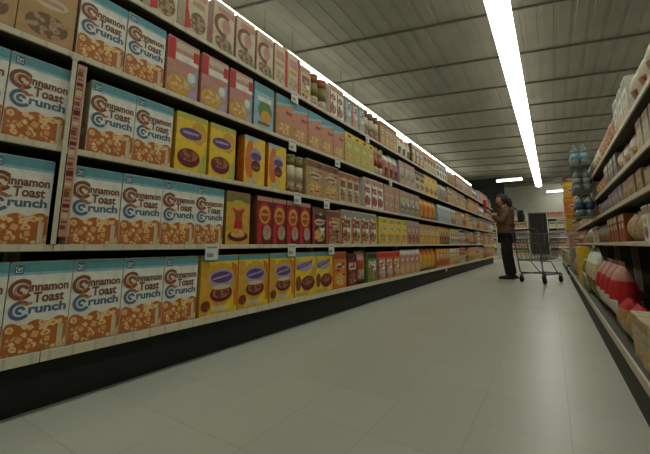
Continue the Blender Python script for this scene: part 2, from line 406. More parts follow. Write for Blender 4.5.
design('ringred', 'dark red cereal box with orange ring badge', 'maroon', 'brown', [('r','pink',.02,.9,.98,.99), ('e','red',.5,.62,.44,.26), ('e','gold',.5,.62,.34,.19), ('e','rust',.5,.6,.24,.13), ('r','gold',.3,.6,.7,.64),
    ('p','red',[(.05,.02),(.35,.02),(.3,.42),(.05,.45)]), ('e','pink',.66,.25,.28,.16), ('e','mixed',.66,.2,.2,.1)])
design('honey', 'white and pink cereal box with golden bowl', 'pink', 'pink', [('r','red',.01,.6,.22,.97), ('r','cream',.24,.83,.97,.95), ('r','white',.24,.63,.97,.75), ('r','pink',.2,.54,.97,.58), ('r','red',.8,.7,.98,.9),
    ('e','gold',.42,.2,.4,.17), ('e','rings',.42,.23,.32,.11), ('p','paleblue',[(.6,.3),(.9,.25),(.96,.55),(.75,.48)]), ('e','white',.75,.4,.12,.09), ('r','lilac',.7,.02,.98,.2)])
design('salmon', 'salmon cereal box with teal slanting top', 'salmon', 'tan', [('p','teal',[(0,.995),(0,.78),(1,.9),(1,.995)]), ('p','paleblue',[(0,.78),(1,.9),(1,.86),(0,.7)]), ('e','salmon',.5,.5,.4,.2), ('r','pink',.1,.5,.9,.58), ('e','tan',.5,.24,.44,.2), ('e','rings',.5,.22,.36,.14), ('r','tan',.1,.4,.8,.44), ('r','rust',.55,.58,.92,.66)])
design('tealmix', 'pale blue cereal box with green and gold bowl', 'paleblue', 'teal', [('r','teal',.004,.82,.996,.995), ('e','green',.55,.42,.36,.22), ('e','gold',.6,.3,.26,.14), ('r','rust',.2,.1,.8,.16), ('r','white',.15,.62,.85,.72)])
design('creamred', 'cream cereal box with red swoosh on the left', 'cream', 'cream', [('p','red',[(.02,.98),(.18,.98),(.12,.5),(.3,.1),(.02,.05)]), ('r','pink',.3,.72,.9,.84), ('r','tan',.3,.56,.84,.66), ('e','puffs',.58,.26,.34,.2), ('r','red',.3,.9,.95,.97)], w=.165)
design('creambrown', 'cream cereal box with brown curl', 'cream', 'pink', [('ring','brown',.5,.55,.46,.3,1.,5.), ('r','pink',.2,.78,.95,.9), ('e','pink',.6,.55,.2,.16), ('e','puffs',.5,.18,.4,.14), ('r','green',.7,.04,.95,.14)], w=.18)
design('redstripe', 'pinkish white cereal box with red right stripe', 'cream', 'pink', [('r','red',.76,.02,.97,.97), ('r','pink',.1,.62,.7,.84), ('r','tan',.1,.45,.66,.54), ('e','mixed',.4,.22,.32,.16)], w=.17)
def generic(key, desc, base, band, pic, w, h, name='cereal_box', cat='cereal box'):
    ops = [('r', band, .01, .80, .99, .97), ('e', 'cream' if base not in ('white','cream') else 'brown', .5, .60, .34, .09), ('r', band, .25, .57, .75, .62), ('e', pic, .5, .25, .38, .17)]
    design(key, desc, base, base, ops, w, h, .07, name, cat)

protos = {}
def proto(key):
    if key in protos: return protos[key], False
    if key == 'cinn': o = cinnamon()
    else:
        p = P_[key]
        if p['name'] == 'cereal_bag': o = pouch(p)
        elif p['name'] == 'oatmeal_canister': o = canister(p)
        else: o = carton(p['name'], p['w'], p['h'], p['d'], p['base'], p['side'], p['ops'], flap=p.get('flap', True))
    protos[key] = o; return o, True
def canister(p):
    r = min(p['w']-.008, .13)/2; h = p['h']; mats = [MT(p['base']), MT(p['ops'][0][1]), MT(p['ops'][3][1])]
    bm = bmesh.new(); 
    lathe(bm, [(r-.004,0), (r,.004), (r,h*.30)], n=20, mi=2, c=(-r,0,0)); lathe(bm, [(r,h*.301), (r,h*.72)], n=20, mi=0, c=(-r,0,0)); lathe(bm, [(r,h*.721), (r,h-.012)], n=20, mi=1, c=(-r,0,0)); recalc(bm)
    o = obj('oatmeal_canister', bm, mats)
    bm = bmesh.new(); lathe(bm, [(r+.003,h-.012), (r+.003,h), (r-.006,h+.002)], n=20, c=(-r,0,0)); recalc(bm); obj('lid', bm, MT('cream'), o); return o
def pouch(p, d=.09):
    """pillow bag with crimped top and bottom seams"""
    w, h = p['w'], p['h']; mats = [MT(p['base']), MT(p['ops'][0][1]), MT(p['ops'][3][1])]
    bm = bmesh.new(); nu, nv = 10, 14; rng = random.Random(hash_(p['desc']))
    g = {}
    for s in (0, 1):
        for i in range(nu+1):
            for j in range(nv+1):
                u, v = i/nu, j/nv
                if s == 1 and (i in (0, nu) or j in (0, nv)): g[s,i,j] = g[0,i,j]; continue
                b = (math.sin(PI*u)**.5)*(min(1, math.sin(PI*min(1, max(0, (v*1.12-.02))))+.0) ** .6 if 0 < v < 1 else 0)
                b = max(0, b) if isinstance(b, float) else 0
                b *= 1+.12*math.sin(u*9+v*7+rng.random()*.6)
                x = -d/2 + (d/2*b if s == 0 else -d/2*b)
                g[s,i,j] = bm.verts.new((x, (u-.5)*w*(1-.06*math.sin(PI*v)), v*h))
    for s in (0, 1):
        for i in range(nu):
            for j in range(nv):
                f = bm.faces.new([g[s,i,j], g[s,i+1,j], g[s,i+1,j+1], g[s,i,j+1]]); f.smooth = True
                v = (j+.5)/nv; u = (i+.5)/nu
                f.material_index = 1 if v > .74 else (2 if (.12 < v < .42 and .2 < u < .8) else 0)
    recalc(bm); return obj(p['name'], bm, mats)
def hash_(s):
    v = 7
    for ch in s: v = (v*31+ord(ch)) % 99991
    return v

SHELF = ['bottom', 'second', 'third', 'fourth', 'top']
labels = set(); n_kind = {}
def set_tag(o, lab, cat, group):
    n = len(lab.replace(',', ' ').split())
    if not 4 <= n <= 16: print('LABEL LENGTH', n, lab)
    if lab in labels: print('LABEL TWICE', lab)
    labels.add(lab); tag(o, lab, cat, group)
def place(key, r, y, ordn, total, z0=None, x0=None, rz=None, desc=None, where=None, group=None, side='left'):
    o, first = proto(key)
    if not first: o = dup(o)
    p = P_.get(key, dict(desc='white cereal box with swirled brown and blue lettering', cat='cereal box'))
    jit = random.uniform(-.012, .012)
    o.location = ((LX-.012+random.uniform(-.004, .003)) if x0 is None else x0, y, LZ[r]+.0005 if z0 is None else z0)
    o.rotation_euler = (0, 0, (jit if rz is None else rz+jit))
    d = desc or p['desc']
    loc = where or ('on %s left shelf' % SHELF[r])
    lab = ('%s %s' % (d, loc)) if total == 1 else ('%s, %s from left %s' % (d, ORD[ordn], loc))
    set_tag(o, lab, p['cat'], group or ('packs on the %s left-hand shelf' % SHELF[r]))
    return o

# near part of each shelf, as (design, first edge, last edge, count) along the aisle in metres
RUNS = {
 0: [('cinn', .10, 1.345, None), ('purple', 1.36, 2.25, 3), ('raisinwide', 2.26, 2.84, 2)],
 1: [('cinn', .04, .60, None), ('cinn2', .668, 1.515, 4), ('lion', 1.525, 1.755, 1), ('ringred', 1.81, 2.47, 4)],
 2: [('cinn', .0, .62, None), ('cinn2', .70, 1.125, 2), ('raisin', 1.135, 1.60, 2), ('oval', 1.655, 2.14, 2)],
 3: [('tanpink', .0, .61, 3), ('cinn2', .62, 1.045, 2), ('honey', 1.05, 1.74, 3), ('tealmix', 1.75, 1.965, 1), ('salmon', 1.99, 3.06, 5)],
 4: [('creambrown2', .0, .9, 4), ('creamred', .91, 1.335, 2), ('creambrown', 1.345, 1.95, 3), ('redstripe', 1.955, 2.30, 2)],
}
generic('tanpink', 'tan and pink cereal box with small dark label', 'tan', 'pink', 'puffs', .205, .31)
design('creambrown2', 'tall white cereal box with tan curl', 'white', 'cream', [('ring','tan',.5,.55,.4,.26,1.,5.), ('r','rust',.2,.8,.9,.9), ('e','puffs',.5,.18,.4,.14)], w=.19)
for r, runs in RUNS.items():
    for key, a, b, n in runs:
        two = key == 'cinn2'; k = 'cinn' if key.startswith('cinn') else key
        w = W if k == 'cinn' else P_[k]['w']
        if n is None:
            # measured from the right end backwards
            ys = []; y = b - w/2
            while y > a: ys.append(y); y -= W+.003 if k == 'cinn' else w
            ys.reverse()
        else: ys = [a+(b-a)*(i+.5)/n for i in range(n)]
        if k == 'cinn':
            side = 'right of the white strip' if two else ('left of the white strip' if r else '')
            for i, yy in enumerate(ys):
                o, first = proto('cinn')
                if not first: o = dup(o)
                o.location = (LX-.012+random.uniform(-.004, .003), yy, LZ[r]+.0005); o.rotation_euler = (0, 0, random.uniform(-.006, .006))
                s = len(ys)-i
                if r == 0: lab = 'white cereal box with swirled lettering, bottom shelf, %s left of the yellow boxes' % ORD[s-1]
                elif two: lab = 'white cereal box with swirled lettering, %s shelf, %s right of the strip' % (SHELF[r], ORD[i])
                else: lab = 'white cereal box with swirled lettering, %s shelf, %s left of the strip' % (SHELF[r], ORD[s-1])
                set_tag(o, lab, 'cereal box', 'white cereal boxes with swirled lettering')
        else:
            if n and (b-a)/n < w-.001:           # narrower pack: fit its width to the run
                P_[k]['w'] = (b-a)/n-.003
            for i, yy in enumerate(ys): place(k, r, yy, i, len(ys))

# middle and far part: runs of matching packs, colour given where the photograph shows it
NAMEC = dict(paleblue='pale blue', lilac='lilac', lime='yellow green')
def cn(k): return NAMEC.get(k, k)
SEQ = {
 0: [(2.85,3.1,1,'orange','rust','rings'), (3.11,3.31,1,'maroon','dark','clusters'), (3.32,3.56,1,'rust','pink','mixed'), (3.57,3.82,1,'green','dark','puffs'), (3.83,4.55,3,'orange','red','mixed'), (4.56,5.36,4,'pink','white','rings'), (5.37,6.3,4,'gold','orange','rings'), (6.31,7.25,4,'orange','gold','clusters')],
 1: [(2.49,2.72,1,'dark','brown','rings'), (2.73,2.98,1,'tan','brown','puffs'), (3.0,3.83,4,'cream','grey','puffs'), (3.90,4.87,4,'yellow','lime','mixed'), (4.89,5.42,3,'pink','lilac','clusters'), (5.43,6.6,5,'gold','tan','rings'), (6.61,7.4,4,'tan','gold','clusters')],
 2: [(2.16,2.39,2,'cream','olive','puffs'), (2.40,2.95,2,'tan','brown','rings'), (2.96,3.39,3,'cream','rust','puffs'), (3.52,4.06,3,'white','pink','clusters'), (4.08,4.6,3,'pink','tan','mixed'), (4.62,5.48,4,'grey','pink','puffs'), (5.5,6.5,4,'orange','gold','rings'), (6.55,7.6,5,'paleblue','white','mixed')],
 3: [(3.08,3.80,4,'lime','yellow','rings'), (3.81,4.1,2,'rust','tan','mixed'), (4.12,4.63,3,'pink','white','clusters'), (4.65,5.3,3,'lilac','pink','rings'), (5.32,5.8,2,'cream','dark','puffs'), (5.82,6.6,3,'yellow','gold','clusters'), (6.62,7.4,3,'lilac','cream','mixed')],
 4: [(2.31,2.46,1,'cream','tan','rings'), (2.47,2.77,2,'olive','rust','mixed'), (2.78,3.07,2,'white','tan','puffs'), (3.08,3.55,3,'paleblue','green','mixed'), (3.56,4.0,3,'cream','brown','clusters'), (4.02,4.6,4,'tan','rust','rings'), (4.62,5.2,3,'white','salmon','puffs'), (5.22,5.8,3,'brown','cream','rings'), (5.82,6.6,4,'cream','orange','mixed'), (6.62,7.4,4,'white','grey','puffs')],
}
pool = {0: ['gold','orange','tan','rust','salmon','cream','pink','yellow'], 1: ['tan','gold','cream','pink','grey','salmon','lilac','white'], 2: ['pink','tan','cream','lilac','grey','salmon','white','gold'],
        3: ['pink','lilac','cream','tan','salmon','white','gold','grey'], 4: ['cream','tan','white','pink','lilac','grey','salmon','brown']}
bands = ['brown','rust','pink','white','red','teal','gold','green','navy','orange','purple','dark']
for r in range(5):
    usedc = {(q[3], q[4]) for q in SEQ[r]}
    y = max(q[1] for q in SEQ[r])+.01; rr = random.Random(40+r)
    while y < LEND-.55:
        n = rr.choice((2,3,3,4)); w = rr.uniform(.19, .24); 
        n = min(n, int((LEND-.02-y)/w))
        if n < 1: break
        for _ in range(200):
            c = (rr.choice(pool[r]), rr.choice(bands))
            if c not in usedc and c[0] != c[1]: break
        usedc.add(c)
        SEQ[r].append((y, y+n*w, n, c[0], c[1], rr.choice(list(FOODS)))); y += n*w+.01
    for i, (a, b, n, base, band, pic) in enumerate(SEQ[r]):
        w = (b-a)/n-.004; h = random.Random(r*50+i).uniform(.31, .345)
        far = a > 7.5
        knd = ('cereal_bag', 'bag') if (i % 4 == 2 and a > 3) else (('oatmeal_canister', 'canister') if (w < .15 and i % 3 == 1) or (r == 2 and i == 0) else ('cereal_box', 'box'))
        
        word = {'cereal_bag': 'cereal bag', 'oatmeal_canister': 'oatmeal canister', 'cereal_box': 'cereal box'}[knd[0]]
        key = 'g_%d_%d' % (r, i)
        generic(key, '%s %s with %s band' % (cn(base), word, cn(band)), base, band, pic, w, h, knd[0], word)
        P_[key]['flap'] = not far
        if knd[0] == 'cereal_box':                # vary the printed layout from run to run
            q = random.Random(r*77+i); ops = P_[key]['ops']
            if q.random() < .5: ops[1] = ('r', ops[1][1], .12, .5, .88, .72)
            if q.random() < .4: ops.append(('r', 'red' if band != 'red' else 'navy', .02, .02, .16, .78))
            if q.random() < .4: ops.append(('e', 'white', .7, .42, .16, .07))
            for _ in range(9 if a < 6 else 5):
                u, v = q.uniform(.05, .7), q.uniform(.05, .85); ops.append(('r', q.choice(['brown','cream','rust','dark','white','gold','red','green','tan']), u, v, u+q.uniform(.1, .28), v+q.uniform(.02, .09)))
        for k in range(n):
            place(key, r, a+(b-a)*(k+.5)/n, k, n)

# white strip hanging in front of the gap, with its narrow printed card
t = thing('hanging_clip_strip', 'narrow white vertical strip with printed pink card hanging between the near cereal boxes', 'clip strip', (LX+.013, .615, .66))
bm = bmesh.new(); box(bm, -.002, .002, -.009, .009, 0, .83, bev=.0008)
box(bm, -.004, .004, -.014, .014, .80, .835, bev=.001); recalc(bm); obj('strip', bm, mat('strip_plastic', (198,192,166), .4), t)
bm = bmesh.new(); box(bm, -.002, 0, .014, .046, .03, .79, 0); box(bm, -.0018, .0006, .046, .050, .03, .79, 3)
for i in range(16):
    zz = .06+i*.045; box(bm, 0, .0006, .016, .036+(i % 3)*.003, zz, zz+.016+.008*(i % 2), 1+(i*2 % 3)); box(bm, 0, .0006, .018, .040, zz+.028, zz+.034, 1)
recalc(bm); obj('printed_card', bm, [MT('pink'), MT('brown'), MT('maroon'), MT('cream')], t)

# price tags clipped to the rails
tagm = mat('tag_card', (208,206,194), .5, var=.04); tagg = mat('tag_teal_print', (120,150,140), .5)
tspots = [(3,2.18,'fourth','above the tan canisters'), (3,2.90,'fourth','under the salmon boxes'), (4,3.59,'top','over the yellow green boxes'), (2,2.256,'third','left one above the red boxes'), (2,2.70,'third','right one above the red boxes'),
          (1,2.19,'second','under the red ring boxes'), (1,2.78,'second','under the tan boxes'), (3,4.26,'fourth','farther along under the pink boxes'), (1,1.42,'second','under the white swirled boxes'), (4,2.2,'top','under the red striped boxes'), (0,6.9,'bottom','far along near the floor')]
for i, (r, y, sh, wh) in enumerate(tspots):
    bm = bmesh.new(); box(bm, 0, .0012, -.048, .048, -.085, .010, 0, bev=.0004)
    box(bm, .0012, .0018, -.036, .012, -.068, -.045, 1); box(bm, .0012, .0018, -.036, .036, -.016, -.006, 1); recalc(bm)
    o = obj('price_tag', bm, [tagm, tagg]); o.location = (LX+.0065, y, LZ[r]-.004)
    set_tag(o, 'square pale price tag on the %s left rail, %s' % (sh, wh), 'price tag', 'price tags on the left-hand shelving')

# ------------------------------------------------------------------ right-hand shelves
def bottle(p):
    w, h = p['w'], p['h']; r = w/2; mats = [MT(p['base']), MT(p['ops'][0][1])]
    bm = bmesh.new(); lathe(bm, [(r*.85,0), (r,.01), (r,h*.28)], c=(-r,0,0), n=16, mi=0); lathe(bm, [(r*.98,h*.281), (r*.98,h*.58)], c=(-r,0,0), n=16, mi=1)
    lathe(bm, [(r,h*.581), (r*.96,h*.68), (r*.45,h*.86), (r*.32,h*.90), (r*.32,h*.93)], c=(-r,0,0), n=16, mi=0); recalc(bm)
    o = obj(p['name'], bm, mats)
    bm = bmesh.new(); lathe(bm, [(r*.38,h*.925), (r*.38,h), (r*.3,h+.001)], c=(-r,0,0), n=12); recalc(bm); obj('cap', bm, MT(p['ops'][0][1]), o); return o
def can(p):
    w, h = p['w'], p['h']; r = w/2; bm = bmesh.new(); c = (-r,0,0)
    lathe(bm, [(r*.95,0), (r,.003), (r,.006)], c=c, n=18, mi=1); lathe(bm, [(r*.985,.0061), (r*.985,h-.0061)], c=c, n=18, mi=0); lathe(bm, [(r,h-.006), (r,h-.001), (r*.92,h-.001), (r*.92,h-.004)], c=c, n=18, mi=1); recalc(bm)
    return obj(p['name'], bm, [MT(p['base']), mat('tin', (150,148,142), .35, .8)])
def rproto(kind, base, band, pic, w, h, d=.09):
    p = dict(desc=base+band+kind, base=base, side=base, w=w, h=h, d=d, name=kind, ops=[('r', band, .01,.76,.99,.95), ('e','cream',.5,.58,.34,.1), ('r',band,.25,.56,.75,.6), ('e',pic,.5,.26,.36,.16)])
    if kind in ('snack_bag', 'flour_bag', 'pasta_bag'): return pouch(p, d)
    if kind in ('sauce_bottle', 'syrup_bottle', 'water_bottle'): return bottle(p)
    if kind in ('soup_can',): return can(p)
    return carton(kind, w, h, d, base, base, p['ops'], flap=True)
RW = ['lowest', 'second', 'third', 'fourth', 'highest']
XR = [.235, .418, .418, .418, .418]
WD = dict(snack_bag='snack bag', flour_bag='flour bag', pasta_bag='pasta bag', sauce_bottle='sauce bottle', syrup_bottle='syrup bottle', soup_can='soup can', dry_mix_box='dry mix box', cookie_box='cookie box')
def rrun(r, a, b, kind, base, band, pic, w, h, stack=1, d=.09):
    n = max(1, int((b-a)/(w+.004))); pr = rproto(kind, base, band, pic, w, h, d); first = True; i = 0
    for s in range(stack):
        for k in range(n):
            o = pr if first else dup(pr); first = False
            o.location = (XR[r]+.012+random.uniform(0, .006), a+(b-a)*(k+.5)/n, RZ[r]+.0035*0+.0005+s*(h+.0032))
            o.rotation_euler = (0, 0, PI+random.uniform(-.03, .03))
            lv = ['', 'lower', 'upper'][1+s] if stack == 2 else ''
            lab = '%s %s with %s band, %s%s, %s right-hand shelf' % (cn(base), WD[kind], cn(band), (lv+' ') if lv else '', (ORD[k]+' from near end') if n > 1 else 'alone', RW[r])
            set_tag(o, lab.replace('  ', ' '), WD[kind], 'goods on the %s right-hand shelf' % RW[r])
# lowest tier, as the photograph shows it: pale sacks, red bags, cream bags, green bottles, yellow boxes
LOW = [(.9,1.5,'flour_bag','tan','cream','puffs',.19,.27,1,.11), (1.5,1.98,'dry_mix_box','cream','tan','rings',.15,.18,1,.09), (2.0,2.44,'snack_bag','tan','red','mixed',.2,.20,1,.11), (2.45,3.38,'snack_bag','red','pink','white',.22,.36,1,.13), (3.4,4.2,'flour_bag','cream','white','puffs',.185,.42,1,.11),
       (4.21,4.75,'sauce_bottle','green','cream','mixed',.085,.30,1,.09), (4.76,5.6,'dry_mix_box','yellow','gold','rings',.15,.21,2,.09), (5.61,6.7,'snack_bag','pink','lilac','mixed',.19,.3,1,.11), (6.71,7.5,'dry_mix_box','grey','teal','puffs',.17,.2,2,.09), (7.51,8.5,'flour_bag','cream','pink','rings',.19,.33,1,.11)]
for q in LOW: rrun(0, *q)
rr = random.Random(5)
MID = {1: [('snack_bag','pink','brown',.19,.2), ('dry_mix_box','white','tan',.13,.19), ('pasta_bag','tan','cream',.16,.19), ('dry_mix_box','rust','cream',.12,.2), ('pasta_bag','grey','pink',.16,.19), ('dry_mix_box','cream','rust',.13,.18), ('snack_bag','lilac','white',.17,.2), ('dry_mix_box','salmon','pink',.13,.19), ('pasta_bag','cream','green',.16,.19)],
       2: [('cookie_box','pink','maroon',.16,.13), ('soup_can','cream','red',.07,.11), ('cookie_box','tan','pink',.17,.13), ('cookie_box','lilac','grey',.15,.13), ('soup_can','grey','teal',.07,.11), ('cookie_box','salmon','cream',.16,.12), ('cookie_box','white','rust',.17,.13)],
       3: [('pasta_bag','pink','white',.16,.18), ('dry_mix_box','cream','pink',.13,.18), ('pasta_bag','white','salmon',.17,.19), ('dry_mix_box','grey','white',.12,.18), ('pasta_bag','salmon','tan',.16,.18), ('dry_mix_box','lilac','pink',.13,.18)],
       4: [('flour_bag','white','cream',.19,.25), ('pasta_bag','cream','white',.17,.24), ('dry_mix_box','white','grey',.14,.25), ('flour_bag','pink','cream',.18,.25), ('pasta_bag','white','tan',.17,.24), ('flour_bag','grey','white',.18,.24)]}
for r, kinds in MID.items():
    y = .9; k = 0; seen = set()
    alt = ['teal','gold','red','navy','olive','purple','orange','blue','brown']
    while y < 8.3:
        kd, base, band, w, h = kinds[k % len(kinds)]
        if k >= len(kinds): band = alt[(k*2+r) % len(alt)]
        while (kd, base, band) in seen: band = alt[rr.randrange(len(alt))]
        seen.add((kd, base, band))
        L = min(rr.uniform(.55, .95), 8.53-y)
        rrun(r, y, y+L, kd, base, band, rr.choice(list(FOODS)), w, h); y += L+.01; k += 1
# beyond the carton stack
for r in range(5):
    y = 9.27; k = 0
    while y < 13.9:
        L = min(1.2, 14.1-y)
        if L < .3: break
        base = ['cream','pink','grey','tan'][(k+r) % 4]; band = ['navy','rust','dark','maroon'][(k*3+r) % 4]
        rrun_kind = ['dry_mix_box','dry_mix_box','cookie_box','dry_mix_box','dry_mix_box'][r]
        n = max(1, int(L/.2)); pr = rproto(rrun_kind, base, band, 'puffs', .19, [.3,.2,.13,.18,.24][r]); first = True
        for i in range(n):
            o = pr if first else dup(pr); first = False
            o.location = (XR[r]+.012, y+L*(i+.5)/n, RZ[r]+.0005); o.rotation_euler = (0, 0, PI)
            set_tag(o, '%s %s with %s end band, %s in its run, %s shelf beyond golden cartons' % (cn(base), 'large box', cn(band), ORD[i], RW[r]), 'box', 'distant packs beyond the golden cartons')
        y += L+.01; k += 1

# golden carton stack standing in the gap of the right-hand shelving
def shipper(name, base, band, w, h, d):
    o = carton(name, w, h, d, base, base, [('r', band, .03,.72,.97,.9), ('e','cream',.5,.42,.3,.2), ('r','brown',.25,.38,.75,.46)], flap=True)
    return o
seq = [('cream','pink'), ('tan','grey'), ('pink','cream'), ('gold','orange'), ('orange','gold'), ('gold','yellow'), ('brown','dark')]
hs = [.31,.31,.31,.33,.33,.31,.10]; z = 0.0; names = ['pale pink banded','tan grey banded','pink cream banded','golden orange banded','orange gold banded','golden yellow banded','flat dark brown']
for i, (a, b) in enumerate(seq):
    o = shipper('shipping_carton', a, b, .34, hs[i], .44)
    o.location = (.46+random.uniform(-.01, .01), 8.62, z+.0005); o.rotation_euler = (0, 0, -PI/2+random.uniform(-.03, .03)); z += hs[i]+.0032
    set_tag(o, '%s carton, %s from the floor in the stack by the right shelves' % (names[i], ORD[i]), 'carton', 'stacked shipping cartons')

# narrow wire rack hung on the aisle side of the right-hand shelves, full of teal and navy bottles
rk = thing('side_rack', 'narrow wire rack of green bottles hung on the aisle side of the right shelves', 'rack', (0, 0, 0))
wire = mat('rack_wire', (120,124,120), .4, .5)
for y in (4.5, 4.96):
    bm = bmesh.new(); tube(bm, [(.412, y, .95), (.412, y, 1.74)], .004, 6); recalc(bm); obj('post', bm, wire, rk)
tz = [.95, 1.22, 1.49, 1.755]
for z in tz[:3]:
    bm = bmesh.new(); box(bm, .240, .410, 4.5, 4.96, z-.008, z); tube(bm, [(.41, 4.5, z+.05), (.24, 4.5, z+.05), (.24, 4.96, z+.05), (.41, 4.96, z+.05)], .003, 6); 
    for yy in (4.5, 4.73, 4.96): tube(bm, [(.24, yy, z-.004), (.24, yy, z+.05)], .003, 6)
    recalc(bm); obj('tray', bm, wire, rk)
glass = bpy.data.materials.new('tinted_bottle'); glass.use_nodes = True
g = glass.node_tree.nodes['Principled BSDF']; g.inputs['Base Color'].default_value = (*lin((124,142,132)), 1); g.inputs['Roughness'].default_value = .25; g.inputs['Transmission Weight'].default_value = .2
for ti, (z, lc, nm) in enumerate(((.95,'navy','lowest'), (1.22,'grey','middle'), (1.49,'paleblue','highest'))):
    wb = dict(desc='w', base='grey', side='grey', w=.074, h=.225, name='water_bottle', ops=[('r',lc,0,0,1,1)])
    bp = bottle(wb); bp.data.materials[0] = glass; first = True
    for k in range(5):
        for c in range(2):
            o = bp if first else dup(bp); first = False
            o.location = (.285+c*.08-.037, 4.555+k*.088, z+.0006); o.rotation_euler = (0,0,PI); o.location.x += 0
            set_tag(o, '%s banded green bottle, %s tray of the side rack, %s column, %s from front' % (cn(lc), nm, ['aisle', 'inner'][c], ORD[k]), 'bottle', 'bottles in the side rack')

# ------------------------------------------------------------------ far cross-aisle shelving near the back
crossp = None
def cross_bay(x, y, label):
    global crossp
    if crossp is None:
        t = thing('display_rack', label, 'rack')
        for sx in (-.58, .58):
            bm = bmesh.new(); box(bm, sx-.02, sx+.02, -.2, .2, 0, 2.0); recalc(bm); obj('upright', bm, shelf_m, t)
        for z in (.15, .55, .95, 1.35, 1.75):
            bm = bmesh.new(); box(bm, -.56, .56, -.2, .2, z-.04, z, bev=.003); recalc(bm); obj('shelf', bm, mat('rack_white', (206,204,194), .5), t)
        crossp = t
    else: t = dup(crossp)
    t.location = (x, y, 0); tag(t, label, 'rack', 'racks across the far end'); return t
RX = [(.50, 17.6, 'right'), (1.72, 17.6, 'far right'), (-2.62, 17.6, 'far left'), (-1.40, 17.6, 'left')]
for i, (x, y, nm) in enumerate(RX):
    cross_bay(x, y, 'white open rack at the far end of the aisle, %s one' % nm)
    pr = {}
    for zi, z in enumerate((.15, .55, .95, 1.35, 1.75)):
        base = ['grey','tan','lilac','cream','pink'][(zi+i) % 5]
        first = True; w = .25
        pr = carton('storage_box', w, .24, .2, base, base, [('r','dark' if zi % 2 else 'rust',.1,.6,.9,.8)], flap=False)
        for k in range(4):
            o = pr if first else dup(pr); first = False
            o.location = (x-.41+k*.27, y-.17, z+.0005); o.rotation_euler = (0, 0, -PI/2)
            set_tag(o, '%s box, %s from left on the %s shelf of the %s far rack' % (cn(base), ORD[k], SHELF[zi], nm), 'box', 'boxes on the far racks')

# ------------------------------------------------------------------ shopping cart
steel = mat('cart_steel', (120,120,118), .35, .7); rub = mat('caster_rubber', (24,24,24), .7); plast = mat('cart_handle', (52,54,58), .5)
cart = thing('shopping_cart', 'grey wire shopping cart standing behind the person in the aisle', 'shopping cart', (-.22, 7.32, 0), math.radians(62))
# local +X = nose of the cart, handle at -X
def lerp(a, b, t): return a+(b-a)*t
bm = bmesh.new()
z0, z1 = .42, .93
xr0, xr1, xf0, xf1 = -.30, -.36, .38, .46    # rear / front at bottom and top
def corner(fr, side, t):  # fr 0 rear 1 front, side +-1, t height
    x = lerp(lerp(xr0, xr1, t), lerp(xf0, xf1, t), fr); hw = lerp(lerp(.20, .26, t), lerp(.15, .20, t), fr); return Vector((x, side*hw, lerp(z0 + .04*fr, z1, t)))
for t_ in (0, .33, .66, 1):
    r = .008 if t_ in (0, 1) else .0035
    q = [corner(0,-1,t_), corner(1,-1,t_), corner(1,1,t_), corner(0,1,t_), corner(0,-1,t_)]
    tube(bm, q, r, 6)
for s in (-1, 1):
    for k in range(15):
        tube(bm, [corner(k/14, s, 0), corner(k/14, s, 1)], .0042, 5)
for fr in (0, 1):
    for k in range(9):
        a = corner(fr,-1,0).lerp(corner(fr,1,0), k/8); b = corner(fr,-1,1).lerp(corner(fr,1,1), k/8); tube(bm, [a, b], .0042, 5)
for k in range(9):
    tube(bm, [corner(0,-1,0).lerp(corner(0,1,0), k/8), corner(1,-1,0).lerp(corner(1,1,0), k/8)], .003, 5)
recalc(bm); obj('basket', bm, steel, cart)
bm = bmesh.new()
for s in (-1, 1):
    tube(bm, [(-.46, s*.25, 1.0), (-.38, s*.25, .93), (-.33, s*.23, .55), (-.28, s*.22, .20), (-.22, s*.22, .165), (.40, s*.17, .165), (.44, s*.16, .17)], .013, 8)
    tube(bm, [(-.30, s*.21, .42), (.05, s*.2, .405), (.30, s*.17, .17)], .010, 8)
tube(bm, [(.44, -.16, .17), (.44, .16, .17)], .013, 8); tube(bm, [(-.26, -.22, .19), (-.26, .22, .19)], .012, 8)
for k in range(6): tube(bm, [(-.24, -.18+k*.072, .18), (.42, -.14+k*.056, .18)], .004, 5)
recalc(bm); obj('chassis', bm, steel, cart)
bm = bmesh.new(); tube(bm, [(-.46, -.26, 1.0), (-.46, .26, 1.0)], .017, 12); recalc(bm); obj('handle', bm, plast, cart)
bm = bmesh.new()                                                     # folding child seat
for k in range(7): tube(bm, [(-.34, -.21+k*.07, .93), (-.18, -.19+k*.064, .68)], .003, 5)
tube(bm, [(-.18, -.2, .68), (-.18, .2, .68)], .006, 6); tube(bm, [(-.18, -.2, .68), (-.31, -.21, .68)], .005, 6); tube(bm, [(-.18, .2, .68), (-.31, .21, .68)], .005, 6)
recalc(bm); obj('child_seat', bm, steel, cart)
for (x, y) in ((-.25,-.22), (-.25,.22), (.41,-.16), (.41,.16)):
    bm = bmesh.new(); 
    box(bm, x-.02, x+.02, y-.022, y-.018, .06, .15); box(bm, x-.02, x+.02, y+.018, y+.022, .06, .15); box(bm, x-.024, x+.024, y-.022, y+.022, .148, .158); tube(bm, [(x, y-.026, .062), (x, y+.026, .062)], .006, 8); recalc(bm)
    c = obj('caster', bm, steel, cart)
    bm = bmesh.new(); lathe(bm, [(.045,-.015), (.062,-.011), (.062,.011), (.045,.015)], c=(x, y, .062), n=20, axis='y'); recalc(bm); obj('wheel', bm, rub, c)
cart.scale = (.9, .9, .9)

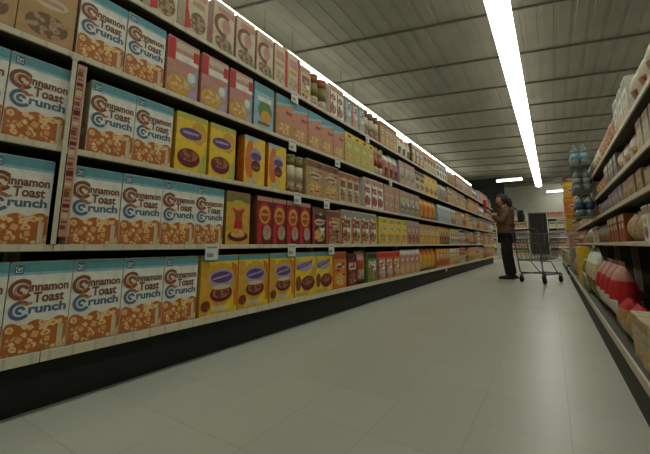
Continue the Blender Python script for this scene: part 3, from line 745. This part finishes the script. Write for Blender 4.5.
# ------------------------------------------------------------------ the person
def skin(verts, edges, radii, sub=2, root=0):
    me = bpy.data.meshes.new('s'); me.from_pydata(verts, edges, [])
    o = bpy.data.objects.new('s', me); C.objects.link(o)
    m = o.modifiers.new('s', 'SKIN'); m.use_smooth_shade = True
    m2 = o.modifiers.new('u', 'SUBSURF'); m2.levels = sub; m2.render_levels = sub
    for i, r in enumerate(radii):
        sv = me.skin_vertices[0].data[i]; sv.radius = r if isinstance(r, tuple) else (r, r); sv.use_root = (i == root)
    dg = bpy.context.evaluated_depsgraph_get(); res = bpy.data.meshes.new_from_object(o.evaluated_get(dg))
    bpy.data.objects.remove(o); return res
def join(name, parts, mats, parent=None):
    """parts: (mesh, material index) - into one mesh"""
    bm = bmesh.new()
    for me, mi in parts:
        k = len(bm.faces); bm.from_mesh(me); bm.faces.ensure_lookup_table()
        for f in bm.faces[k:]: 
            if mi is not None: f.material_index = mi
            f.smooth = True
        bpy.data.meshes.remove(me)
    return obj(name, bm, mats, parent)
skin_m = mat('skin', (176,124,100), .55, var=.06); hair_m = mat('dark_hair', (30,24,22), .6, var=.3, scale=60); jack_m = mat('brown_jacket', (106,80,58), .8, var=.22, scale=12)
trou_m = mat('black_trousers', (26,27,30), .85); shoe_m = mat('black_shoes', (18,18,18), .5); lip_m = mat('lips', (138,74,68), .5); eye_m = mat('eye_dark', (30,24,20), .3)
# local frame: facing +X, left side +Y, feet on z=0 (1.62 m tall)
PR = thing('person', 'person with dark hair in brown jacket and black trousers holding up a red box', 'person', (-.74, 7.74, 0), math.radians(188))
V = [(0,0,.90), (.0,0,1.02), (-.01,0,1.16), (-.02,0,1.29), (0,0,1.385), (.015,0,1.44)]
R_ = [(.145,.10), (.125,.095), (.14,.10), (.135,.095), (.055,.055), (.05,.05)]
E = [(0,1), (1,2), (2,3), (3,4), (4,5)]
def add(p, r, prev): V.append(p); R_.append(r); E.append((prev, len(V)-1)); return len(V)-1
HAND = {}
for s in (1, -1):
    h = add((0, s*.085, .84), .085, 0); k = add((.015+(.02 if s > 0 else -.03), s*.095, .46), .056, h); a = add((-.02+(.03 if s > 0 else -.05), s*.10, .09), .038, k)
    sh = add((-.02, s*.165, 1.315), .055, 3); el = add((.06, s*.215, 1.07), .042, sh); wr = add((.235, s*.10, 1.235), .027, el); HAND[s] = (wr,)
body = skin(V, E, R_, 2)
parts = [(body, 0)]
# hands: palm and five bent fingers each, closing on the box
for s in (1, -1):
    wv = Vector((.235, s*.10, 1.235)); vs = [wv, wv+Vector((.045, -s*.004, .045)), wv+Vector((.075, -s*.008, .075))]
    parts.append((skin([tuple(v) for v in vs], [(0,1), (1,2)], [(.024,.016), (.036,.016), (.034,.014)], 2), 0))
    for i, L in enumerate((.062, .070, .066, .052)):
        b = vs[2]+Vector((-.004*i-.004, 0, -.019*i+.026)); q = [b, b+Vector((L*.45, -s*.006, L*.12)), b+Vector((L*.78, -s*.026, L*.12)), b+Vector((L*.9, -s*.05, L*.1))]
        parts.append((skin([tuple(v) for v in q], [(0,1), (1,2), (2,3)], [.0095, .009, .008, .007], 1), 0))
    b = vs[1]+Vector((-.004, -s*.012, .012)); q = [b, b+Vector((.0, -s*.03, .03)), b+Vector((.012, -s*.045, .052))]
    parts.append((skin([tuple(v) for v in q], [(0,1), (1,2)], [.012, .010, .008], 1), 0))
# head
def head():
    bm = bmesh.new(); bmesh.ops.create_uvsphere(bm, u_segments=28, v_segments=22, radius=1)
    for v in bm.verts:
        x, y, z = v.co
        w = 1-.22*max(0, -z)**1.5; X = x*.098*(w if x < 0 else 1-.12*max(0, -z)); Y = y*.074*w; Z = z*.112
        if x > .3 and abs(y) < .22 and -.35 < z < .12: X += .018*(1-abs(y)/.22)*(1-abs(z+.2)/.4 if z < -.0 else .6)
        if x > .5 and abs(abs(y)-.38) < .16 and -.06 < z < .16: X -= .006
        if x > .4 and z < -.75: X += .012
        v.co = (X, Y, Z)
    for f in bm.faces:
        c = f.calc_center_median()
        if c.x > .07 and abs(c.y) < .026 and -.062 < c.z < -.050: f.material_index = 5
    for s in (-1, 1):
        m = Matrix.Translation((.083, s*.028, .008)) @ Matrix.Diagonal((.008, .013, .007, 1))
        r = bmesh.ops.create_uvsphere(bm, u_segments=10, v_segments=8, radius=1, matrix=m)
        for v in r['verts']:
            for f in v.link_faces: f.material_index = 6
        m = Matrix.Translation((-.004, s*.074, -.006)) @ Matrix.Rotation(s*.3, 4, 'Z') @ Matrix.Diagonal((.018, .007, .030, 1))
        bmesh.ops.create_uvsphere(bm, u_segments=12, v_segments=8, radius=1, matrix=m)
    bmesh.ops.rotate(bm, verts=bm.verts[:], cent=(0,0,0), matrix=Matrix.Rotation(.10, 3, 'Y'))
    bmesh.ops.translate(bm, verts=bm.verts[:], vec=(.035, 0, 1.515))
    me = bpy.data.meshes.new('h'); bm.to_mesh(me); bm.free(); return me
parts.append((head(), None))
body_o = join('body', parts, [skin_m, skin_m, skin_m, skin_m, skin_m, lip_m, eye_m], PR)
# hair: cap with a gathered back
bm = bmesh.new(); bmesh.ops.create_uvsphere(bm, u_segments=28, v_segments=20, radius=1)
for v in bm.verts:
    x, y, z = v.co; k = 1+.05*math.sin(9*math.atan2(y, x)+z*4)
    v.co = (x*.120*k-.008, y*.092*k, z*.128*k)
dl = [v for v in bm.verts if v.co.x > .03 and v.co.z < .055+(.09-abs(v.co.y))*.15 or v.co.z < -.085 or (v.co.x > -.0 and v.co.z < -.02)]
bmesh.ops.delete(bm, geom=dl, context='VERTS')
bmesh.ops.rotate(bm, verts=bm.verts[:], cent=(0,0,0), matrix=Matrix.Rotation(.10, 3, 'Y')); bmesh.ops.translate(bm, verts=bm.verts[:], vec=(.028, 0, 1.522))
bmesh.ops.solidify(bm, geom=bm.faces[:], thickness=.006)
k = len(bm.verts); m = Matrix.Translation((-.100, 0, 1.46)) @ Matrix.Diagonal((.050, .060, .10, 1)); bmesh.ops.create_uvsphere(bm, u_segments=14, v_segments=10, radius=1, matrix=m)
obj('hair', bm, hair_m, PR, smooth=True)
# jacket
V = [(0,0,.74), (0,0,.90), (0,0,1.04), (-.015,0,1.17), (-.022,0,1.29), (-.005,0,1.375), (.0,0,1.405)]
R_ = [(.195,.175), (.195,.175), (.185,.165), (.19,.165), (.17,.14), (.085,.085), (.07,.072)]
E = [(i, i+1) for i in range(6)]
for s in (1, -1):
    sh = add((-.02, s*.175, 1.31), .088, 4); el = add((.06, s*.235, 1.07), .074, sh); wr = add((.215, s*.115, 1.215), .052, el)
jk = join('jacket', [(skin(V, E, R_, 2, 3), 0)], jack_m, PR)
# trousers
V = [(0,0,.86)]; R_ = [(.155,.118)]; E = []
for s in (1, -1):
    h = add((0, s*.09, .79), .112, 0); k = add((.015+(.02 if s > 0 else -.03), s*.097, .46), .088, h); a = add((-.02+(.03 if s > 0 else -.05), s*.10, .11), .072, k); add((-.02+(.03 if s > 0 else -.05), s*.10, .07), .060, a)
join('trousers', [(skin(V, E, R_, 2), 0)], trou_m, PR)
for s in (1, -1):
    ax = -.02+(.03 if s > 0 else -.05)
    bm = bmesh.new(); n = 16; rings = []
    for zz, g_ in ((0, 1.0), (.022, 1.04), (.045, .92), (.075, .62), (.10, .42)):
        ring = []
        for i in range(n):
            a = 2*PI*i/n; cx = .045*(1 if g_ > .8 else .1); L = .135 if zz < .05 else .07
            ring.append(bm.verts.new((ax+cx+L*g_*math.cos(a)*(1 if zz < .05 else 1), s*.10+.046*(g_*.9+.1)*math.sin(a)*(1.05 if math.cos(a) > 0 else .85), zz)))
        rings.append(ring)
    for a, b in zip(rings, rings[1:]):
        for i in range(n): bm.faces.new((a[i], a[(i+1) % n], b[(i+1) % n], b[i]))
    bm.faces.new(rings[0]); bm.faces.new(rings[-1]); recalc(bm); obj('shoe', bm, shoe_m, PR, smooth=True)
# the red box held up, and the dark shoulder bag
o = carton('cereal_box', .16, .24, .055, 'red', 'red', [('e','pink',.5,.6,.34,.14), ('r','cream',.2,.57,.8,.63), ('e','mixed',.5,.25,.34,.13)])
R8 = Matrix.Rotation(math.radians(188), 4, 'Z')
pos = Vector((-.74, 7.74, 0)) + (R8 @ Vector((.345, 0, 1.29)))
o.location = pos; o.rotation_euler = (0, 0, math.radians(188+180)); set_tag(o, 'small red box held up in both hands by the person', 'cereal box', None)
o.location += R8 @ Vector((-.03, 0, 0))
bag = thing('shoulder_bag', 'small black bag hanging behind the person with brown jacket', 'bag', tuple(Vector((-.74, 7.74, 0)) + (R8 @ Vector((-.27, .06, 1.08)))), math.radians(188))
bm = bmesh.new(); box(bm, -.05, .05, -.10, .10, 0, .22, bev=.025); box(bm, -.062, -.05, -.07, .07, .03, .12, bev=.005); recalc(bm); obj('pouch', bm, rub, bag, smooth=False)
bm = bmesh.new(); tube(bm, [(.03, -.07, .2), (.06, -.10, .26), (.16, -.13, .34), (.20, -.12, .35)], .010, 8); recalc(bm); obj('strap', bm, rub, bag)

# ------------------------------------------------------------------ light and exposure
w = bpy.data.worlds.new('world'); bpy.context.scene.world = w; w.use_nodes = True
w.node_tree.nodes['Background'].inputs['Color'].default_value = (.02, .02, .02, 1)
vs = bpy.context.scene.view_settings
vs.view_transform = 'Standard'; vs.look = 'None'; vs.gamma = 1.0; vs.use_curve_mapping = False; vs.exposure = .1
cnt = {}
for o in bpy.data.objects:
    if o.parent is None: k = o.name.split('.')[0]; cnt[k] = cnt.get(k, 0)+1
print('COUNTS', sorted(cnt.items(), key=lambda q: -q[1])[:14])
